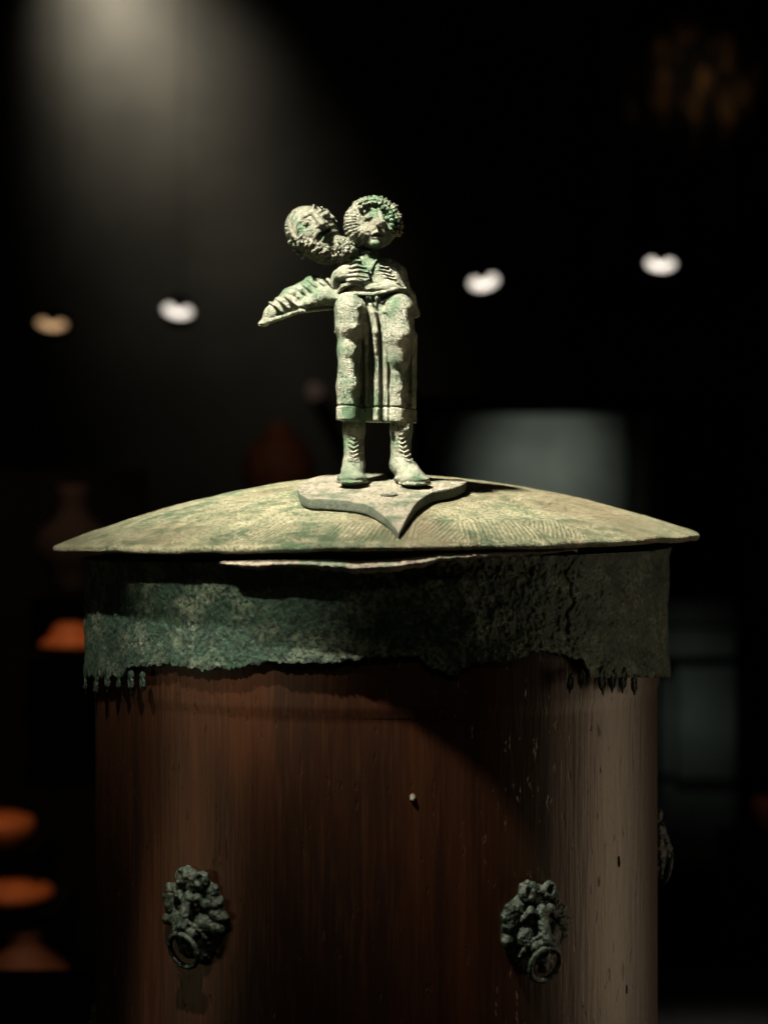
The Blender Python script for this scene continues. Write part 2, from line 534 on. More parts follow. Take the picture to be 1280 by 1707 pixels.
def worn_paint():
    t = relief_mat.node_tree; b = t.nodes['Principled BSDF']
    co = t.nodes.new('ShaderNodeTexCoord')
    mp = N(t, 'ShaderNodeMapping'); mp.inputs['Rotation'].default_value = (0, math.radians(-28), 0); mp.inputs['Scale'].default_value = (2.0, 1, 0.7)
    t.links.new(co.outputs['Object'], mp.inputs[0])
    n = noise(t, mp.outputs[0], 6.5, 5, 0.6)
    t.links.new(ramp(t, n, [(0.50, (0.004, 0.003, 0.002)), (0.64, (0.26, 0.14, 0.06))]), b.inputs['Base Color'])
worn_paint()

# ---------------------------------------------------------------- setting
FLOOR_Z = -1.45
box('hall_floor', (-6, 6, -3, 9.2, FLOOR_Z - 0.1, FLOOR_Z), floor_mat)['kind'] = 'structure'
hw = box('hall_wall', (-6, 6, 8.0, 8.2, FLOOR_Z, 4.3), wall_mat); hw['kind'] = 'structure'
hc = box('hall_ceiling', (-6, 6, -3, 8.0, 4.2, 4.3), black_mat); hc['kind'] = 'structure'

# ---------------------------------------------------------------- the lid
R = 527.0
LID_TILT = math.radians(1.05)
H_DOME = 107.0
Z_RIM = -44.0
def dome_h(q):
    """height over the rim plane at relative radius q (0..1), in pixels"""
    return H_DOME * (0.72 * (1 - q ** 2) + 0.28 * (1 - q ** 1.5))
def dome_z(x, y):
    """x, y in axis-plane pixels relative to the axis"""
    q = np.minimum(np.sqrt(x * x + y * y) / R, 1.0)
    return Z_RIM + dome_h(q) + x * math.tan(LID_TILT)

lid = empty('vessel_cover', (AX * MM, 0, Z_RIM * MM))
tag(lid, 'domed green bronze lid engraved with slanted strokes, carrying the statuette on a leaf', 'vessel cover')

def build_dome():
    nth = 1400
    rs = np.concatenate([np.linspace(0.004, 0.8, 60), np.linspace(0.81, 1.0, 30)])
    prof = [(q, dome_h(q)) for q in rs]
    th = np.linspace(0, 2 * np.pi, nth, endpoint=False)
    wav = 1.2 * np.sin(th * 3 + 1) + 0.8 * np.sin(th * 7) + 0.5 * np.sin(th * 19 + 2)
    rows = []
    for q, z in prof:
        rows.append((np.full(nth, q * R), z + wav * q ** 4))
    for dr, dz in ((1.0, -2.5), (0.6, -6), (-3, -9.5), (-10, -10), (-26, -6), (-60, -2), (-300, 20)):
        ji = 1.0 * vnoise(np.stack([np.cos(th) * 60, np.sin(th) * 60, 0 * th + dz], -1), 1.0, 4)
        rows.append((np.full(nth, R + dr) + ji * 0.7, dz + wav + ji * 0.6))
    rr = np.stack([a for a, b in rows], 1); zz = np.stack([b for a, b in rows], 1)
    X = rr * np.cos(th)[:, None]; Y = rr * np.sin(th)[:, None]
    n = vnoise(np.stack([X, Y, zz], -1), 34.0, 3) * 1.1 + vnoise(np.stack([X, Y, zz], -1), 11.0, 5) * 0.45
    Z = zz + X * math.tan(LID_TILT) + n
    v = np.stack([X, Y, Z], -1).reshape(-1, 3) * MM
    o = mesh_obj('dome', v, grid_faces(nth, rr.shape[1], True), lid_mat, lid, offset=(0, 0, 0))
    return o
build_dome()

# the leaf: its outline lies where the photo shows it, on the dome
LEAF_T = 18.0
def on_leaf(px, py, t=LEAF_T):
    """where the view line through a pixel meets the surface t above the dome; axis-plane pixels relative to the axis"""
    dx, dz = (px - CX) / DIST, (CY - py) / DIST
    for d in np.arange(DIST - R, DIST, 1.0):
        x, y, z = dx * d - AX, d - DIST, dz * d
        if dome_z(x, y) + t > z:
            return x, y
    return x, y
outline_px = [(496, 816), (499, 807), (512, 799), (535, 793), (565, 790), (600, 788), (640, 787), (680, 791), (720, 796), (745, 798), (770, 799.5), (778, 803),
              (765, 810), (745, 815), (722, 820), (705, 829), (690, 842), (678, 858), (669, 872), (664.5, 880), (657, 871), (645, 860),
              (628, 849), (612, 842), (590, 837), (565, 834), (540, 832), (515, 831), (501, 825)]
OUT = np.array([on_leaf(*p) for p in outline_px])
def densify(P, n):
    Q = np.vstack([P, P[:1]])
    out = []
    for i in range(len(P)):
        p0, p1, p2, p3 = P[i - 1], P[i], Q[i + 1], P[(i + 2) % len(P)]
        sharp1, sharp2 = i in (11, 19), (i + 1) % len(P) in (11, 19)
        m1 = (p2 - p1) if sharp1 else 0.5 * (p2 - p0)
        m2 = (p2 - p1) if sharp2 else 0.5 * (p3 - p1)
        for t in np.linspace(0, 1, n, endpoint=False):
            out.append((2 * t ** 3 - 3 * t * t + 1) * p1 + (t ** 3 - 2 * t * t + t) * m1 + (-2 * t ** 3 + 3 * t * t) * p2 + (t ** 3 - t * t) * m2)
    return np.array(out)
OUT = densify(OUT, 8)
def build_leaf():
    c = OUT.mean(0)
    tip = OUT[19 * 8]
    rings = []
    def ring(s, t):
        P = c + (OUT - c) * s
        w = np.clip(np.sqrt(((P - tip) ** 2).sum(1)) / 110, 0, 1)        # thinner towards the tip
        tt = t * (0.55 + 0.45 * w) if t > 2 else t
        z = dome_z(P[:, 0], P[:, 1]) + tt
        n = vnoise(np.stack([P[:, 0], P[:, 1], z], -1), 9.0, 8) * 0.5
        rings.append(np.stack([P[:, 0] + (n if t < LEAF_T else 0), P[:, 1], z + n], -1))
    ring(0.02, 1.5); ring(0.93, 1.5); ring(0.975, 2.5); ring(0.988, 5); ring(0.996, 12); ring(1.0, LEAF_T - 2.2); ring(0.997, LEAF_T - 0.7); ring(0.990, LEAF_T)
    for s in np.linspace(0.95, 0.02, 24):
        ring(s, LEAF_T)
    nth = len(OUT)
    v = np.stack(rings, 1).reshape(-1, 3)
    v = v * MM
    v[:, 2] -= Z_RIM * MM
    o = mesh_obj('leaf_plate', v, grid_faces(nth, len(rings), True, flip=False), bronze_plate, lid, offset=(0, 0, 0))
    return o
leaf = build_leaf()
# little raised stud in front of the feet
cl = Clay((-20, -14, -8), (20, 14, 12), 0.8)
cl.ell((0, 0, 0), (13, 8.5, 4.5), 1)
cl.ell((0, 0, 5), (7, 4, 3), 1.5, cut=True)
cl.rough([(3, 1.1, 2), (1.4, 0.5, 9)])
V, Fc = cl.mesh()
sx, sy = on_leaf(648, 826)
V = V + np.array([sx, sy, dome_z(sx, sy) + LEAF_T + 0.5])
V *= MM; V[:, 2] -= Z_RIM * MM
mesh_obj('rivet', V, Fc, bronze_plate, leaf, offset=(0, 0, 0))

# ---------------------------------------------------------------- the statuette (pixels: x right, y down, f towards the viewer)
FIG_Y = -0.55 * R
FK = (DIST + FIG_Y) / DIST
def fig_to_world(V):
    return np.stack([(V[:, 0] - CX) * FK * MM, (FIG_Y - V[:, 2] * FK) * MM, (CY - V[:, 1]) * FK * MM], -1)
lidw = np.array([AX * MM, 0, Z_RIM * MM])

def fig_obj(name, V, F, mat, parent):
    return mesh_obj(name, fig_to_world(V) - lidw, F[:, ::-1], mat, parent, offset=(0, 0, 0))

def build_body():
    c = Clay((545, 420, -62), (728, 826, 84), 1.0)
    # --- skirt and legs under the cloth
    c.ell((625, 520, 0), (64, 46, 33), 4)
    c.ell((628, 610, -13), (62, 112, 22), 6)
    c.path([(586, 518, 22), (585, 545, 23)], [29, 26], 8)
    c.path([(663, 520, 22), (664, 560, 24), (663, 600, 22)], [28, 25, 20], 8)
    c.path([(586, 540, 20), (583, 585, 20), (581, 645, 17), (580, 712, 14)], [22, 19, 18.5, 19], 10)
    c.path([(664, 548, 18), (664, 596, 22), (661, 650, 16), (660, 712, 13)], [22, 16, 15.5, 17], 6)
    c.path([(682, 560, -4), (680, 640, -8), (678, 712, -8)], [14, 14, 16], 6)
    # folds hanging between the knees
    c.path([(598, 492, 30), (606, 520, 34), (611, 552, 26), (612, 620, 10), (611, 712, 8)], [3, 5.5, 5, 5, 5], 3)
    c.path([(612, 494, 32), (622, 525, 37), (627, 556, 35), (629, 600, 22), (628, 712, 15)], [3.5, 6.5, 6, 5, 5], 3)
    c.path([(626, 494, 32), (637, 525, 36), (642, 570, 34), (643, 640, 26), (644, 712, 24)], [3, 5.5, 5.5, 5, 4.5], 3)
    c.path([(604, 500, 34), (614, 530, 33), (618, 565, 26)], [1.6, 2.6, 2], 2, cut=True)
    c.path([(619, 500, 40), (630, 530, 40), (635, 575, 36), (636, 690, 20)], [1.6, 2.6, 3, 2.5], 2, cut=True)
    c.path([(636, 500, 40), (647, 530, 41), (650, 560, 40)], [1.2, 2, 1.2], 2, cut=True)
    # cloth drawn over the thighs and knees
    c.path([(575, 497, 34), (590, 503, 42), (601, 515, 43), (606, 532, 38)], [1.5, 3, 3, 1.5], 3)
    c.path([(676, 500, 30), (664, 508, 41), (653, 522, 42), (648, 545, 38)], [1.2, 2.4, 2.4, 1.2], 3)
    c.path([(560, 556, 20), (566, 547, 34), (578, 545, 42), (590, 552, 43), (598, 564, 38)], [2.4, 3, 3, 2.6, 1.5], 2.5)
    c.path([(688, 575, 14), (681, 600, 22), (672, 620, 30)], [1.2, 2.2, 1], 3)
    for xx, ff in ((604, 6), (620, 8), (636, 14), (684, 6)):
        c.path([(xx, 590, ff), (xx - 1, 650, ff), (xx - 1, 712, ff)], [1, 2.4, 2.6], 3, cut=True)
    # hem: groove and dagged border
    sl = [(x, 678 + (x - 560) * 0.02) for x in range(552, 706, 4)]
    def hem(P):
        line = 677 + (P[:, 0] - 560) * 0.03
        return 1.8 * np.exp(-((P[:, 1] - line) / 1.6) ** 2) - 1.0 * ((P[:, 1] > line + 2) & (P[:, 1] < 705))
    c.carve_fn(hem)
    c.cut_below(lambda X, Y, Z: Y - (701 + (X - 560) * 0.03 + 0.5 * np.sin(X * 0.9)), 2)
    # --- trunk
    c.ell((617, 466, 0), (52, 38, 31), 5)
    c.ell((621, 450, 0), (45, 20, 26), 5)
    c.ell((622, 484, 8), (52, 17, 32), 6)
    c.cap((612, 400, -4), (616, 440, -2), 15, 18, 6)                       # neck of the upright one
    c.cap((572, 425, 0), (592, 452, 2), 16, 20, 6)                         # neck of the leaning one
    # right shoulder and upper arm, sleeve folds
    c.path([(650, 444, 2), (664, 456, 6), (673, 472, 6)], [14, 13, 9], 6)
    c.path([(670, 470, 4), (684, 492, -8), (694, 520, -22)], [8, 8, 7], 5)
    for i in range(5):
        c.path([(628 + i * 4, 447 + i * 6, 30 - i), (646 + i * 4, 450 + i * 6, 27 - i), (664 + i * 3, 462 + i * 5, 20 - i)], [1, 2.2, 1.4], 2)
    c.ell((648, 437, 17), (5, 5, 5), 2)
    c.path([(603, 436, 24), (613, 455, 33), (618, 468, 34)], [2, 2.2, 1.4], 2)      # neckline
    c.path([(627, 437, 24), (618, 455, 33)], [2, 1.4], 2)
    # --- arm and hand lying across the chest, four fingers and a thumb
    c.path([(563, 492, 4), (560, 476, 12), (564, 463, 26)], [13, 12, 10], 5)
    c.ell((577, 460, 33), (17, 14, 9), 4, rot_uvw(0, 0, -12))
    for i in range(4):
        y0 = 450 + i * 6.6
        L = (29, 33, 31, 25)[i]
        c.path([(581, y0 + 2.5, 38), (581 + L * 0.5, y0 - 1 + i * 1.0, 43), (581 + L, y0 + 2 + i * 0.8, 39)], [3.4, 3.2, 2.5], 0.9)
    c.path([(578, 447, 28), (590, 440, 31), (599, 439, 30)], [4.2, 3.6, 2.6], 1.5)
    # lower edge of the bodice: a roll, then a corded girdle
    c.path([(562, 494, 22), (572, 482, 34), (592, 476, 38), (603, 480, 39)], [3, 4, 4, 2], 3)
    pts = [(560, 502, 20), (572, 496, 33), (592, 494, 39), (620, 496, 42), (645, 491, 39), (662, 486, 31), (675, 484, 18)]
    P = np.array(pts, float)
    seg = np.concatenate([[0], np.cumsum(np.sqrt(((P[1:] - P[:-1]) ** 2).sum(1)))])
    for s in np.arange(0, seg[-1], 4.2):
        q = [np.interp(s, seg, P[:, i]) for i in range(3)]
        c.ell(q, (2.6, 4.2, 3.2), 0.8, rot_uvw(0, 0, 25))
    c.path([(x, y + 6, f - 1) for x, y, f in pts], 1.6, 1.5, cut=True)
    # --- shins and laced boots
    for (x0, x1, xt, yt, ft) in ((590, 590, 587, 796, 34), (669, 668, 690, 799, 40)):
        c.path([(x0, 690, 4), (x0, 716, 6), (x1, 745, 5), (x1, 772, 4)], [18, 18.5, 16, 18], 5)
        c.path([(x1, 776, 2), ((x1 + xt) / 2, 786, 20), (xt, yt - 1, ft)], [18, 18, 17], 7)
        c.ell((xt, yt + 2, ft + 2), (25, 11, 20), 6)
        c.ell(((x1 + xt) / 2, 799, 14), (23, 9, 26), 5)
        # toe line and sole
        c.path([(xt - 24, yt + 7, ft + 2), (xt - 12, yt + 8.5, ft + 18), (xt + 2, yt + 9, ft + 22), (xt + 15, yt + 8, ft + 16), (xt + 25, yt + 7, ft + 2)], 2.8, 1.2)
        # cuffs and lacing
        c.path([(x0 - 17, 711, 8), (x0 - 10, 714, 19), (x0, 715, 24), (x0 + 10, 714, 19), (x0 + 17, 711, 8)], 2.2, 1.5)
        for j in range(7):
            t = j / 6
            xx = x1 + (xt - x1) * t * t * 0.55
            yy = 724 + 44 * t
            ff = 22 - 2 * t + 14 * t ** 3
            c.path([(xx - 7, yy - 2, ff - 2), (xx, yy + 2, ff + 1), (xx + 7, yy - 2, ff - 2)], 1.7, 0.8)
        c.path([(x1 - 8, 765, 22), ((x1 + xt) / 2 - 9, 781, 34), ((x1 + xt) / 2 + 2, 789, 41), ((x1 + xt) / 2 + 10, 781, 36), (x1 + 9, 765, 22)], 1.6, 1)
        c.ell(((x1 + xt) / 2 + 1, 778, 37), (5, 6, 3), 1)
    c.cut_below(lambda X, Y, Z: Y - (800.5 + 0.25 * Z + (X - 628) * -0.018), 0.8)
    c.rough([(3.4, 0.15, 2), (1.8, 0.3, 3)])
    V, F = c.mesh()
    return V, F
V, F = build_body()
statuette = fig_obj('statuette', V, F, bronze_fig, lid)
statuette['label'] = 'robed bronze pair of figures in laced boots, one body under two heads'

def column_top(c, x, y):
    """how far forward the clay reaches at (x, y)"""
    i = int(round((x - c.lo[0]) / c.h)); j = int(round((y - c.lo[1]) / c.h))
    col = np.nonzero(c.F[i, j] < 0)[0]
    return c.lo[2] + c.h * (col[-1] if len(col) else 0)

def ridge(c, pts, rs, sink=0.4, k=1.0, cut=False):
    """a raised (or cut) line following the surface"""
    fine = []
    P = np.array(pts, float)
    if not hasattr(rs, '__len__'):
        rs = [rs] * len(P)
    seg = np.concatenate([[0], np.cumsum(np.hypot(P[1:, 0] - P[:-1, 0], P[1:, 1] - P[:-1, 1]))])
    n = max(3, int(seg[-1] / 2.5))
    S = np.linspace(0, seg[-1], n)
    X = np.interp(S, seg, P[:, 0]); Y = np.interp(S, seg, P[:, 1]); Rr = np.interp(S, seg, rs)
    Z = np.array([column_top(c, x, y) for x, y in zip(X, Y)]) - np.array(Rr) * sink
    Z = np.convolve(np.pad(Z, 1, mode='edge'), [0.25, 0.5, 0.25], 'valid')
    c.path(list(zip(X, Y, Z)), list(Rr), k, cut)

def rz(deg):
    return rot_uvw(0, 0, deg)

def sculpt_old_head():
    c = Clay((460, 328, -46), (612, 466, 62), 0.7)
    rng = np.random.RandomState(4)
    A = 41
    c.ell((519, 386, 0), (47, 40, 37), 2, rz(A))
    c.ell((540, 409, 6), (36, 31, 32), 8, rz(A))
    c.ell((520, 395, 22), (24, 22, 14), 8, rz(A))                      # cheek
    c.ell((571, 420, 20), (27, 21, 20), 3, rz(A))                      # ball of chin beard
    # eye near the viewer: brow, hollow, eyeball, lids
    c.ell((512, 379, 41), (12, 8.5, 8), 4, rz(-38), cut=True)
    c.ell((511, 378, 30), (9, 5.6, 6.5), 1.5, rz(-38))
    ridge(c, [(498, 391), (499, 377), (508, 366), (520, 361), (528, 363)], [1.2, 2.6, 3.2, 3.2, 2.6], 0.3, 2.5)
    ridge(c, [(503, 383), (506, 374), (513, 370), (520, 372)], [0.9, 1.5, 1.5, 0.9], 0.2, 0.8)
    ridge(c, [(503, 384), (511, 385), (518, 380), (521, 373)], [0.9, 1.2, 1.2, 0.9], 0.2, 0.8)
    # far eye
    c.ell((545, 363, 34), (10, 7, 8), 4, rz(-38), cut=True)
    c.ell((544, 361, 24), (7.5, 5, 6), 1.5, rz(-38))
    ridge(c, [(530, 360), (536, 352), (546, 349), (553, 354)], [2.2, 2.6, 2.4, 1.2], 0.3, 2)
    # nose
    c.path([(526, 364, 34), (532, 372, 40), (538, 381, 43)], [4.5, 5, 6.5], 3)
    c.ell((533, 385, 37), (5, 4, 5), 2); c.ell((544, 378, 36), (5, 4, 5), 2)
    # moustache, dark mouth, lower lip
    ridge(c, [(528, 400), (533, 391), (543, 385), (554, 379), (561, 377)], [2.4, 4.0, 4.2, 3.8, 2.2], -0.2, 0.9)
    ridge(c, [(540, 399), (548, 391), (561, 386)], [1.6, 2.8, 2.0], -0.3, 0.8, True)
    ridge(c, [(539, 407), (545, 397), (556, 390), (567, 388)], [1.8, 3.2, 3.4, 2.2], -0.3, 0.8)
    # head band / edge of the hair, with hair outside it
    ridge(c, [(508, 347), (491, 358), (484, 372), (486, 389), (496, 404), (508, 415)], [1.5, 3, 3.6, 3.6, 3.2, 2.2], 0.2, 2)
    for i in range(110):
        t = rng.uniform(0, 1)
        x = np.interp(t, [0, .3, .6, 1], [488, 480, 484, 504]) + rng.uniform(-2, 6) * (1 - 0.2 * t)
        y = np.interp(t, [0, .3, .6, 1], [360, 380, 404, 428]) + rng.uniform(-4, 4)
        f = rng.uniform(-12, 16)
        c.ell((x, y, f), (2.6, 2.6, 2.8), 1.5)
    for i in range(46):
        t = rng.uniform(0, 1)
        x = np.interp(t, [0, .5, 1], [524, 545, 558]) + rng.uniform(-2, 2); y = np.interp(t, [0, .5, 1], [347, 353, 369]) + rng.uniform(-2, 2)
        c.ell((x, y, rng.uniform(-6, 18)), (2.6, 2.6, 3), 1.2)
    # whiskers along the jaw and curls of the beard
    for i in range(230):
        t = rng.uniform(0, 1)
        x = np.interp(t, [0, .5, 1], [500, 524, 556]) + rng.uniform(-7, 9); y = np.interp(t, [0, .5, 1], [406, 420, 436]) + rng.uniform(-9, 8)
        if not (461 < x < 605 and 330 < y < 461): continue
        f = column_top(c, x, y)
        if f < -20: continue
        c.ell((x, y, f - 0.8), (1.7, 3.2, 2.0), 0.8, rz(rng.uniform(15, 65)))
    for i in range(240):
        a = rng.uniform(0, 2 * math.pi); q = math.sqrt(rng.uniform(0, 1)) * 24
        x, y = 572 + q * math.cos(a), 422 + q * math.sin(a) * 0.86
        f = column_top(c, x, y)
        if f < -20 or (x < 552 and y < 398): continue
        c.ell((x, y, f - 0.7), (1.9, 2.2, 2.0), 0.7)
    c.rough([(7, 0.5, 4), (3, 0.35, 5), (1.8, 0.25, 6)])
    return c.mesh()

def sculpt_young_head():
    c = Clay((562, 312, -48), (682, 440, 60), 0.7)
    rng = np.random.RandomState(9)
    c.ell((619, 371, -6), (46, 44, 34), 2)
    c.ell((600, 378, 4), (26, 36, 24), 6)
    c.ell((625, 383, 14), (26, 33, 26), 5)
    c.ell((622, 402, 16), (17, 15, 18), 6)
    c.ell((612, 391, 26), (13, 12, 11), 5)                             # cheek
    c.ell((640, 392, 24), (9, 12, 10), 5)
    # eyes
    c.ell((615, 369, 42), (12, 8.5, 11), 3.5, rz(-12), cut=True)
    c.ell((614, 369, 30), (8.6, 5.4, 7.5), 1.0, rz(-12))
    c.ell((647, 369, 36), (8.5, 8, 11), 3, cut=True)
    c.ell((646, 369, 25), (6.5, 5, 7), 1.0)
    ridge(c, [(602, 366), (608, 357), (618, 353), (629, 358)], [1.8, 3.2, 3.6, 2.8], 0.0, 2)
    ridge(c, [(636, 359), (644, 356), (652, 361)], [2.6, 2.8, 1.4], 0.0, 2)
    ridge(c, [(606, 370), (612, 364), (619, 364), (624, 369)], [1.2, 1.9, 1.9, 1.2], 0.0, 0.6)
    ridge(c, [(606, 371), (613, 375), (620, 374), (624, 370)], [0.9, 1.1, 1.1, 0.9], 0.2, 0.8)
    # nose, lips, chin
    c.path([(631, 357, 40), (634, 368, 46), (637, 379, 52)], [3.6, 4.2, 5.6], 2)
    c.ell((630, 382, 43), (4.4, 3.4, 5), 1.5)
    ridge(c, [(620, 397), (627, 393), (634, 393), (641, 396)], [1.6, 2.9, 2.9, 1.6], -0.1, 0.8)
    ridge(c, [(619, 398.5), (630, 397.5), (641, 398.5)], [1.2, 2.0, 1.2], -0.3, 0.6, True)
    ridge(c, [(622, 402), (630, 402.5), (637, 401)], [1.6, 2.9, 1.6], -0.1, 0.8)
    c.ell((626, 411, 32), (9, 6.5, 8), 3)
    # swept, striated hair on the side towards the other head
    def strands(P):
        x, y = P[:, 0] - 622, P[:, 1] - 374
        an = np.arctan2(y, -x); rad = np.hypot(x, y)
        m = np.clip((rad - 24) / 5, 0, 1) * np.clip((-x - 10) / 6, 0, 1) * (P[:, 1] < 412)
        m = np.clip(m + (P[:, 2] < -14), 0, 1)
        return m * (0.55 * np.sin(an * 34 + 0.12 * rad * np.sin(an * 3)) + 0.5 * np.sin(rad * 0.8 + 3 * np.sin(an * 5)) + 0.8 * vnoise(P, 4.0, 77))
    c.carve_fn(strands)
    # fringe: radial locks, two rows over the brow and down the far side
    for (r0, r1, f0, n, th) in ((28, 36, 27, 13, 3.6), (35, 45, 14, 17, 3.6), (41, 50, 0, 19, 3.4), (42, 48, -14, 17, 3.4)):
        for i in range(n):
            a = math.radians(-40 + 150 * (i + 0.5 * (f0 == 14)) / (n - 1) + rng.uniform(-3, 3))
            j = rng.uniform(-3, 1.4)
            cx, cy = 622, 375
            p = lambda r, f: (cx + r * math.sin(a), cy - r * math.cos(a), f)
            c.path([p(r0, f0), p((r0 + r1) / 2, f0 + 3), p(r1 + j, f0 - 2)], [th, th * 0.95, th * 0.6], 1.3)
    c.rough([(7, 0.5, 14), (3, 0.4, 15), (1.8, 0.25, 16)])
    return c.mesh()

for (fn, lab) in ((sculpt_old_head, 'bearded head tilted over the shoulder'), (sculpt_young_head, 'upright beardless head with a fringe of short locks')):
    V, F = fn()
    fig_obj('head', V, F, bronze_head, statuette)['label'] = lab

def build_wing():
    c = Clay((424, 448, -40), (590, 560, 40), 0.9)
    # a fan of cloth folds / feathers held out to the side, from the shoulder down to its tip
    c.path([(572, 488, 0), (535, 486, 0), (500, 500, 0), (462, 520, 0), (440, 538, 0)], [21, 20, 17, 12, 7], 10)
    c.path([(560, 470, -4), (520, 470, -2), (482, 492, 0), (448, 522, 0)], [8, 10, 11, 9], 8)
    c.ell((500, 545, 0), (60, 22, 40), 6, rot_uvw(0, 0, -14), cut=True)
    for i in range(9):
        t = i / 8
        x0 = 552 - 88 * t; y0 = 462 + 40 * t ** 1.3
        c.path([(x0 - 18 + 4 * t, y0 - 3 + 6 * t, 6), (x0 - 4, y0 + 8, 19 - 5 * t), (x0 + 14 - 8 * t, y0 + 24 - 6 * t, 22 - 6 * t)], [2.0, 4.4, 2.6], 0.7)
    # smooth sleeve
    c.path([(566, 500, 16), (540, 497, 21), (512, 508, 17), (496, 514, 12)], [13, 14, 9, 5], 4)
    c.path([(434, 540, 2), (470, 530, 12), (500, 521, 18), (556, 516, 20)], [4, 4, 3.4, 3], 2)
    c.rough([(8, 0.5, 7), (3.0, 0.4, 8), (1.7, 0.35, 9)])
    V, F = c.mesh()
    o = fig_obj('sleeve', V, F, bronze_fig, statuette)
    o['label'] = 'ribbed wing-like sleeve held out sideways'
build_wing()

# ---------------------------------------------------------------- the cista: wooden drum, bronze collar, lion-mask ring holders
BASE_Z = -1230.0
cista = empty('cista', (AX * MM, 0, BASE_Z * MM))
tag(cista, 'round dark wooden cista with a ragged green bronze collar and ring handles', 'cista')
RB, RW = 478.0, 461.0

def build_band():
    nth = 2400
    th = np.linspace(0, 2 * np.pi, nth, endpoint=False)
    C, S_ = np.cos(th), np.sin(th)
    xp = RB * C                                  # pixels from the axis, front where S_ < 0
    front = S_ < 0
    X = xp + 628.0 + (xp * 0.0)
    nz = lambda sc, seed, z=0.0: vnoise(np.stack([C * RB, S_ * RB, np.full(nth, z)], -1), sc, seed)
    # lower edge: broken in the middle, toothed with pointed pendants at both ends
    px = np.interp(X, [140, 250, 262, 330, 400, 480, 560, 620, 690, 705, 740, 748, 765, 820, 850, 880, 925, 945, 1130],
                      [1150, 1158, 1112, 1108, 1118, 1104, 1107, 1096, 1096, 1112, 1128, 1112, 1106, 1100, 1086, 1088, 1100, 1142, 1150])
    k = (DIST - RB * np.abs(S_)) / DIST
    zb = (CY - px) * k
    teeth = np.abs(np.sin(th * 46)) ** 0.6
    full = (X < 258) | (X > 935) | (~front)
    zb = np.where(full, (CY - 1122) * k - 7 * teeth, zb + 2.5 * nz(7, 3) + 2.5 * nz(3, 4))
    zt = Z_RIM - 22.0 + xp * math.tan(LID_TILT) + 1.2 * nz(60, 2)
    rows = 84
    V = []
    for j in range(rows):
        t = j / (rows - 1)
        z = zt + (zb - zt) * t
        P = np.stack([C * RB, S_ * RB, z], -1)
        rad = RB + 2.6 * vnoise(P, 46, 21) + 1.3 * vnoise(P, 14, 22) + 1.0 * vnoise(P, 5.5, 23) + 0.8 * vnoise(P, 3.0, 24)
        rad = rad + 5.0 * np.exp(-((t - 0.0) / 0.05) ** 2) + 2.0 * np.clip((t - 0.8) / 0.2, 0, 1)
        # a long crack
        cr = np.exp(-((X - (905 + 5 * np.sin(z * 0.09) + 3 * np.sin(z * 0.23))) / 2.2) ** 2) * front * np.clip(1 - abs(t - 0.5) * 1.9, 0, 1)
        rad = rad - 5.0 * cr
        V.append(np.stack([C * rad, S_ * rad, z], -1))
    # inner face
    for z, r_ in ((zb, RB - 8.0), (zt, RB - 8.0)):
        V.append(np.stack([C * r_, S_ * r_, z], -1))
    V.append(V[0].copy())
    V = np.stack(V, 1).reshape(-1, 3) * MM
    V[:, 2] -= BASE_Z * MM
    return mesh_obj('collar', V, grid_faces(nth, rows + 3, True, flip=True), bronze_band, cista, offset=(0, 0, 0))
collar = build_band()

# pendants hanging in the toothed stretches: small tongues with a raised rim
def build_pendants():
    c = Clay((-14, -9, -24), (14, 9, 22), 0.8)
    c.ell((0, 0, 0), (7.5, 4.2, 15), 1)
    c.cap((0, 0, -8), (0, 0, -19), 4.5, 1.6, 2)
    c.ell((0, -4.5, 1), (3.6, 3.4, 9.5), 1, cut=True)
    c.rough([(5, 0.9, 61), (2.5, 0.8, 62)])
    V0, F0 = c.mesh()
    me = None
    for i, X in enumerate(list(range(150, 256, 19)) + list(range(950, 1120, 17))):
        if X > 300 and random.random() < 0.18:
            continue
        xr = (X - 628.0) / (RB + 6)
        kk = 1 - 0.17 * math.sqrt(max(0, 1 - xr * xr))
        a = math.asin(max(-0.995, min(0.995, xr * kk)))
        zc = (CY - (1127 + random.uniform(-5, 5))) * kk
        if me is None:
            o = mesh_obj('pendant', V0 * MM, F0, bronze_band, collar, offset=(0, 0, 0))
            me = o.data
        else:
            o = bpy.data.objects.new('pendant', me); COL.objects.link(o); o.parent = collar
        o.location = (RB * math.sin(a) * MM, -RB * math.cos(a) * MM, (zc - BASE_Z) * MM)
        o.rotation_euler = (0, random.uniform(-0.15, 0.15), a)
        q = random.uniform(0.75, 1.25)
        o.scale = (q, 1, q)
build_pendants()

